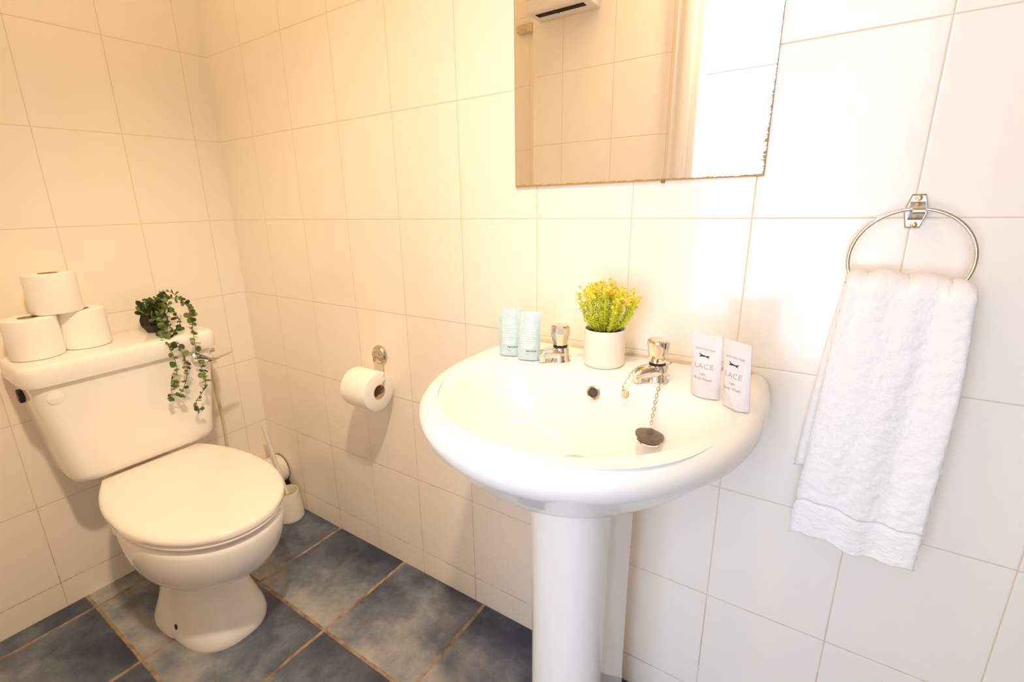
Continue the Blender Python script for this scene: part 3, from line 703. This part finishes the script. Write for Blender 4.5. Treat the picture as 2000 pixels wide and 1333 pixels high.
bm = bmesh.new(); rp = [Vector(W(1.4580, -0.1660, 0.802)) + Vector((0.0062 * math.cos(a), 0.002 * math.sin(a), 0.0062 * math.sin(a))) for a in [2 * PI * j / 24 for j in range(24)]]
tube(bm, rp, 0.0011, 8, closed=True); rp = [Vector(W(1.4580, -0.1660, 0.802)) + Vector((0.0028 * math.cos(a), 0.001 * math.sin(a), 0.0028 * math.sin(a))) for a in [2 * PI * j / 16 for j in range(16)]]
tube(bm, rp, 0.0009, 8, closed=True); obj('end_ring', bm, 'brass', t)

# ------------------------------------------------------------------ flowering plant on the basin
t = thing('potted_plant', 'yellow-flowered artificial plant in a ribbed cream pot between the taps', 'plant', (1.386, -0.082, ZR + 0.001))
bm = bmesh.new()
prof = [(0, 0), (0.0335, 0), (0.0365, 0.003)] + [(0.0375 + 0.0004 * math.sin(z * 1000), 0.003 + z) for z in [0.0025 * k for k in range(1, 26)]] + [(0.0372, 0.068), (0.0360, 0.0695), (0.0345, 0.068), (0.0342, 0.058), (0, 0.058)]
lathe(bm, prof, 56); obj('pot', bm, 'pot_cream', t)
bm = bmesh.new(); lathe(bm, [(0, 0), (0.0340, 0), (0.031, 0.004), (0.015, 0.0065), (0, 0.006)], 32, T(0, 0, 0.0585)); obj('soil', bm, 'soil', t)
rp_ = random.Random(5); sb = bmesh.new(); fb = bmesh.new()
def quadleaf(bm, p, dr_, L, w_):
    dr_ = dr_.normalized(); s_ = dr_.cross(Vector((rp_.uniform(-1, 1), rp_.uniform(-1, 1), rp_.uniform(-1, 1)))).normalized() * w_
    n_ = s_.cross(dr_).normalized() * L * 0.15
    a, b, c, e = p, p + dr_ * L * 0.55 + s_ + n_, p + dr_ * L, p + dr_ * L * 0.55 - s_ + n_
    vs = [bm.verts.new(x) for x in (a, b, c, e)]; bm.faces.new((vs[0], vs[1], vs[2])); bm.faces.new((vs[0], vs[2], vs[3]))
blooms = []
for k in range(50):
    a = rp_.uniform(0, 2 * PI); q = math.sqrt(rp_.uniform(0, 1)); sp = (0.053 if k % 5 else 0.062) * q
    top = Vector((sp * math.cos(a), sp * math.sin(a) * 0.85, 0.058 + 0.085 * (1 - 0.25 * q ** 2) * rp_.uniform(0.66, 1.06) + 0.006))
    if top.y > 0.05: top.y = 0.05
    b0 = Vector((0.012 * math.cos(a) * q, 0.012 * math.sin(a) * q, 0.060)); md = b0.lerp(top, 0.5) + Vector((0.010 * math.cos(a), 0.010 * math.sin(a), -0.004)) * q
    tube(sb, [tuple(b0), tuple(md), tuple(top)], 0.0008, 5, 5)
    pts = catmull([b0, md, top], 8)
    for i in range(4, len(pts)):
        for j in range(4):
            dd_ = Vector((rp_.uniform(-1, 1), rp_.uniform(-1, 1), rp_.uniform(-.1, 1.0)))
            quadleaf(sb, pts[i], dd_, rp_.uniform(0.005, 0.009), 0.0010)
    for br in range(3):
        e_ = top + Vector((rp_.uniform(-1, 1), rp_.uniform(-1, 1), rp_.uniform(-0.2, 0.9))) * 0.010
        tube(sb, [tuple(top - Vector((0, 0, 0.008))), tuple(e_)], 0.0006, 4, 2); blooms.append(e_)
for e_ in blooms:
    for j in range(7):
        quadleaf(fb, e_, Vector((rp_.uniform(-1, 1), rp_.uniform(-1, 1), rp_.uniform(-.5, 1))), rp_.uniform(0.0042, 0.0062), 0.0021)
obj('foliage', sb, 'lime', t, smooth=False); obj('blossoms', fb, 'blossom', t, smooth=False)

# ------------------------------------------------------------------ sachets
def sachet(name, label, cat, group, loc, rz, w_, h_, lean, material, th=0.010, notch=False):
    """standing pouch; face towards local -y, bottom gusset on the ground"""
    g = thing(name, label, cat, loc, rz, group); L = R(lean, 'X')
    NX, NZ = 20, 30; bm = bmesh.new(); rr = random.Random(name + str(loc[0]))
    ph = rr.uniform(0, 6)
    def pt(u, v, s):
        x = (u - 0.5) * w_; z = v * h_; eu = max(0.0, 1 - abs(2 * u - 1) ** 3.0)
        f = th * (1 - v) ** 0.75 * eu + 0.0015 * eu * math.sin(PI * min(1, v * 1.1))
        if v > 0.9: f *= (1 - v) / 0.1
        edge_in = 0.0
        wr = 0.0010 * math.sin(9 * u + 14 * v + ph) * eu * (1 - v)
        cor = 0.0
        if v > 0.93: x *= 1 - 0.03 * ((v - 0.93) / 0.07) ** 2
        zb = -0.0 + (0.006 * (abs(2 * u - 1) ** 2) if v < 0.001 else 0) * 0
        return L @ Vector((x, s * (f + 0.0004) + wr * s, z + zb))
    F_ = [[bm.verts.new(pt(i / NX, j / NZ, -1)) for i in range(NX + 1)] for j in range(NZ + 1)]
    B_ = [[bm.verts.new(pt(i / NX, j / NZ, 1)) for i in range(NX + 1)] for j in range(NZ + 1)]
    for G in (F_, B_):
        for j in range(NZ):
            for i in range(NX): bm.faces.new((G[j][i], G[j][i + 1], G[j + 1][i + 1], G[j + 1][i]))
    for i in range(NX): bm.faces.new((F_[0][i], F_[0][i + 1], B_[0][i + 1], B_[0][i])); bm.faces.new((F_[NZ][i], F_[NZ][i + 1], B_[NZ][i + 1], B_[NZ][i]))
    for j in range(NZ): bm.faces.new((F_[j][0], F_[j + 1][0], B_[j + 1][0], B_[j][0])); bm.faces.new((F_[j][NX], F_[j + 1][NX], B_[j + 1][NX], B_[j][NX]))
    obj('pouch', bm, material, g)
    def stick(o):      # lay flat print on the bulged face
        for v in o.data.vertices:
            u = min(1, max(0, v.co.x / w_ + 0.5)); vv = min(1, max(0, v.co.z / h_)); base = pt(u, vv, -1); off = v.co.y
            v.co = base + (L.to_3x3() @ Vector((0, -0.0003 + off, 0)))
        return o
    return g, stick
TX = R(PI / 2, 'X')
def blue(loc, rz, label):
    g, st = sachet('shampoo_sachet', label, 'sachet', 'pale blue sachets on the sink', loc, rz, 0.045, 0.094, math.radians(-3), 'blue_foil')
    st(text_mesh('lettering', 'hair', 0.0160, 'ink_white', g, T(-0.0150, 0, 0.062) @ TX))
    for k in range(8):
        bm = bmesh.new(); wl = (0.030, 0.027, 0.030, 0.024, 0.030, 0.028, 0.025, 0.018)[k]
        n_ = 8
        for i in range(n_):
            x0 = -0.015 + wl * i / n_; x1 = -0.015 + wl * (i + 1) / n_; z0 = 0.0565 - 0.0046 * k
            vs = [bm.verts.new(p) for p in ((x0, 0, z0), (x1, 0, z0), (x1, 0, z0 + 0.0009), (x0, 0, z0 + 0.0009))]; bm.faces.new(vs)
        st(obj('text_line', bm, 'silver_print', g, smooth=False))
    st(text_mesh('product_print', 'haircare', 0.0062, 'ink', g, T(-0.004, 0, 0.0165) @ TX))
    st(text_mesh('volume_print', '10 ml', 0.0040, 'ink_soft', g, T(-0.004, 0, 0.0105) @ TX))
ANG = math.radians(38)
blue((1.206, -0.125, ZR + 0.002), 0.35, 'pale blue hair sachet on the sink, left and partly covered of the pair')
blue((1.252, -0.131, ZR + 0.002), 0.32, 'pale blue hair sachet on the sink, right one beside the left tap')
def white(loc, rz, w_, label):
    g, st = sachet('wash_sachet', label, 'sachet', 'white sachets on the sink', loc, rz, w_, 0.100, math.radians(6), 'white_foil')
    st(text_mesh('maker_print', 'SCOTTISH FINE', 0.0041, 'ink_soft', g, T(0, 0, 0.0755) @ TX, 1.1, 'CENTER'))
    # leaping hound emblem
    pts = [(-8, 3.2), (-6.6, 3.4), (-5.6, 2.5), (-4.4, 1.8), (-2.2, 1.5), (0, 0.9), (2.4, 0.6), (4.2, 0.9), (6.0, 1.6), (8.6, 1.5), (6.2, 0.7), (4.6, -0.4), (6.6, -1.7), (8.0, -1.9), (6.0, -2.4), (3.4, -1.2), (1.2, -0.7), (-1.0, -0.8), (-2.6, -0.4), (-4.6, -1.4), (-7.0, -1.8), (-8.2, -1.6), (-6.8, -0.9), (-5.0, 0.0), (-5.8, 1.2), (-6.6, 1.9), (-8.4, 2.2)]
    bm = bmesh.new(); vs = [bm.verts.new((x * 0.00105, 0, 0.0665 + z * 0.00105)) for x, z in pts]; bmesh.ops.triangulate(bm, faces=[bm.faces.new(vs)])
    st(obj('hound_emblem', bm, 'ink', g, smooth=False))
    st(text_mesh('lettering', 'LACE', 0.0115, 'ink_soft', g, T(0, 0, 0.047) @ TX, 1.15, 'CENTER'))
    st(text_mesh('small_print', 'Light', 0.0045, 'ink_soft', g, T(0, 0, 0.037) @ TX, 1.0, 'CENTER'))
    st(text_mesh('product_print', 'Body Wash', 0.0062, 'ink_soft', g, T(0, 0, 0.0285) @ TX, 1.0, 'CENTER'))
white((1.579, -0.152, ZR + 0.003), -0.30, 0.047, 'pearly white sachet with hound emblem on the sink, left of the pair')
white((1.626, -0.176, ZR + 0.003), -0.58, 0.046, 'pearly white sachet with hound emblem on the sink, right one nearest the rim')

# ------------------------------------------------------------------ mirror
MX0, MX1, MZ0, MZ1 = 1.147, 1.606, 1.146, 1.75
bm = bmesh.new(); box(bm, 0, MX1 - MX0, -0.0045, -0.0008, 0, MZ1 - MZ0)
t = tag(obj('mirror', bm, 'mirror', smooth=False, loc=(MX0, 0, MZ0)), 'frameless rectangular wall mirror with tarnished edges above the sink', 'mirror')
t.data.materials.append(M['mirror_edge'])
for p in t.data.polygons:
    if abs(p.normal.y) < 0.5: p.material_index = 1
bm = bmesh.new(); box(bm, 0.300, 0.306, -0.0062, -0.0012, -0.004, 0.0015, 0.001); o = obj('clip', bm, 'mirror_edge', t)

# ------------------------------------------------------------------ towel ring + towel
TXc, TZc, RR = 1.7985, 1.0265, 0.0672
t = thing('towel_ring', 'chrome towel ring on a small screwed wall bracket', 'towel ring', (1.799, 0, 1.09))
bm = bmesh.new()
pr_ = [(-0.0125, -0.0250), (0.0085, -0.0250), (0.0140, -0.002), (0.0150, 0.006), (0.0105, 0.0270), (-0.0055, 0.0270), (-0.0150, 0.002), (-0.0155, -0.004)]
pr_ = [(-0.0095, -0.0245), (0.0075, -0.0245), (0.0135, -0.004), (0.0135, 0.004), (0.0080, 0.0245), (-0.0080, 0.0245), (-0.0135, 0.004), (-0.0135, -0.004)]
rings(bm, [[Vector((x * s, y, z * s)) for x, z in pr_] for s, y in ((0.93, -0.0005), (0.93, -0.004), (0.84, -0.0055))])
st_ = catmull([(0, -0.005, 0.013), (0, -0.014, 0.010), (0, -0.026, 0.0065), (0, -0.0335, 0.004), (0, -0.0345, -0.001), (0, -0.030, -0.0045), (0, -0.016, -0.008), (0, -0.005, -0.012)], 5)
rings(bm, [[Vector((x_, p.y + dy_, p.z)) for x_, dy_ in ((-0.0085 + 0.0015 * abs(p.y) / 0.03, 0.0), (0.0085 - 0.0015 * abs(p.y) / 0.03, 0.0), (0.0085 - 0.0015 * abs(p.y) / 0.03, 0.0022), (-0.0085 + 0.0015 * abs(p.y) / 0.03, 0.0022))] for p in st_])
obj('bracket', bm, 'bracket_metal', t, angle=30)
for z in (0.0175, -0.0185):
    bm = bmesh.new(); lathe(bm, [(0, 0), (0.0042, 0), (0.0038, 0.002), (0.0018, 0.0026), (0.0015, 0.0012), (0, 0.001)], 20, T(0, -0.0054, z) @ R(PI / 2, 'X')); obj('screw', bm, 'brass', t)
bm = bmesh.new()
rp = [Vector((TXc - 1.799 + RR * math.cos(a), -0.030 - 0.006 * (1 - math.sin(a)) * 0.5, TZc - 1.09 + RR * math.sin(a))) for a in [2 * PI * k / 96 for k in range(96)]]
tube(bm, rp, 0.0027, 14, closed=True); obj('ring', bm, 'chrome', t)

t = thing('hand_towel', 'thick white terry hand towel hanging folded over the towel ring', 'towel', (1.80, -0.03, 0.97))
def ringz(x):      # height of the ring's lower arc, towel bunches over it
    dx_ = max(-0.062, min(0.062, x - TXc)); return TZc - math.sqrt(RR ** 2 - dx_ ** 2)
def towel_pt(u, s):
    """u 0..1 across, s: path length measured from the fold (negative = back layer, positive = front)"""
    q = abs(s)
    spread = min(1.0, q / 0.10)
    xl = 1.7350 - 0.004 * spread - 0.016 * min(1, q / 0.40) ** 1.5; xr = 1.8700 + 0.012 * math.sin(PI * min(1.0, q / 0.20) * 0.5) - 0.006 * min(1, q / 0.42)
    if s < 0: xl -= 0.012 * min(1.0, q / 0.25); xr -= 0.012 * min(1.0, q / 0.25)
    x = xl + (xr - xl) * u
    scal = 0.0055 * (abs(math.cos(PI * (u * 3.0))) ** 1.2) + 0.010 * (1 - min(1, (1 - abs(2 * u - 1)) / 0.30)) ** 2 * -1
    ztop = 0.993 + 0.008 * (1 - u) + scal
    fold = 0.0036 * math.sin(2 * PI * (u * 1.6 + 0.15)) * min(1, q / 0.15) + 0.0016 * math.sin(2 * PI * (u * 3.1) + 3 * q)
    rt_ = 0.020
    if q < rt_ * PI / 2:
        a = q / rt_; y = math.copysign(rt_ * math.sin(a), -s) * 1.0; z = ztop - rt_ * (1 - math.cos(a))
    else:
        y = math.copysign(rt_, -s); z = ztop - rt_ - (q - rt_ * PI / 2)
    y = -0.036 + y
    if s > 0: y += -0.006 * min(1, q / 0.3) + fold * 0.9 - 0.004 * min(1, q / .4)
    else: y += 0.002 + fold * 0.15
    y = min(y, -0.010)
    edgez = 0.0
    if s > 0: edgez = 0.008 * u * min(1, q / 0.42) + 0.006 * math.sin(2 * PI * (u * 1.0 + 0.1)) * min(1, q / .42)
    return Vector((x, y, z + edgez))
NXT, LF, LB = 70, 0.438, 0.335
def towel_part(name, s0, s1, n, material, thick, fuzz, seed):
    rows = []
    for j in range(n + 1):
        s = s0 + (s1 - s0) * j / n; rows.append([towel_pt(i / NXT, s) for i in range(NXT + 1)])
    # offset both faces along the normal to give thickness, with rounded selvedges
    bm = bmesh.new(); A, B = [], []
    for j in range(n + 1):
        ra, rb_ = [], []
        for i in range(NXT + 1):
            p = rows[j][i]; du = rows[j][min(NXT, i + 1)] - rows[j][max(0, i - 1)]; dv = rows[min(n, j + 1)][i] - rows[max(0, j - 1)][i]
            nn_ = du.cross(dv).normalized(); e = min(i, NXT - i) / 4.0; th = thick * math.sqrt(max(0.0, 1 - (1 - min(1, e)) ** 2))
            fz = fuzz * noise.noise(p * 260 + Vector((seed, 0, 0))) + fuzz * 0.8 * noise.noise(p * 90)
            ra.append(p + nn_ * (th + fz)); rb_.append(p - nn_ * (th + fz))
        A.append([bm.verts.new(q_) for q_ in ra]); B.append([bm.verts.new(q_) for q_ in rb_])
    for j in range(n):
        for i in range(NXT):
            bm.faces.new((A[j][i], A[j][i + 1], A[j + 1][i + 1], A[j + 1][i])); bm.faces.new((B[j][i], B[j + 1][i], B[j + 1][i + 1], B[j][i + 1]))
        bm.faces.new((A[j][0], A[j + 1][0], B[j + 1][0], B[j][0])); bm.faces.new((A[j][NXT], B[j][NXT], B[j + 1][NXT], A[j + 1][NXT]))
    for j in (0, n):
        for i in range(NXT): bm.faces.new((A[j][i], B[j][i], B[j][i + 1], A[j][i + 1]))
    for v in bm.verts: v.co -= Vector((1.80, -0.03, 0.97))
    return obj(name, bm, material, t, angle=180)
towel_part('terry_cloth', -LB, LF - 0.062, 230, 'towel', 0.0078, 0.0015, 0)
towel_part('woven_band', LF - 0.063, LF - 0.054, 8, 'towel_band', 0.0062, 0.0001, 4)
towel_part('hem', LF - 0.055, LF, 34, 'towel', 0.0070, 0.0011, 8)

# ------------------------------------------------------------------ things seen in the mirror, on the front wall
t = thing('wall_heater', 'cream box heater with a dark slotted outlet, seen in the mirror', 'heater', (0.82, WY, 1.76))
bm = bmesh.new(); box(bm, -0.125, 0.112, 0.001, 0.115, 0.0, 0.24, 0.008, 3); obj('casing', bm, 'plastic', t)
bm = bmesh.new(); box(bm, -0.098, 0.086, 0.062, 0.092, -0.0015, 0.01); obj('air_outlet', bm, 'dark', t)
bm = bmesh.new(); box(bm, -0.022, -0.018, 0.060, 0.094, -0.003, 0.0); obj('outlet_bar', bm, 'black_rubber', t)
bm = bmesh.new(); tube(bm, [(0.133, 0.03, 0.10), (0.137, 0.028, 0.03), (0.150, 0.02, 0.018)], 0.003, 8); obj('pull_cord', bm, 'plastic', t)
t = thing('shower_bracket', 'grey rail bracket at the left edge of the mirror view', 'bracket', (0.60, WY - 0.10, 1.77))
bm = bmesh.new(); box(bm, -0.06, 0.015, 0.002, 0.03, 0.0, 0.03, 0.005); obj('rail', bm, 'worn_chrome', t)
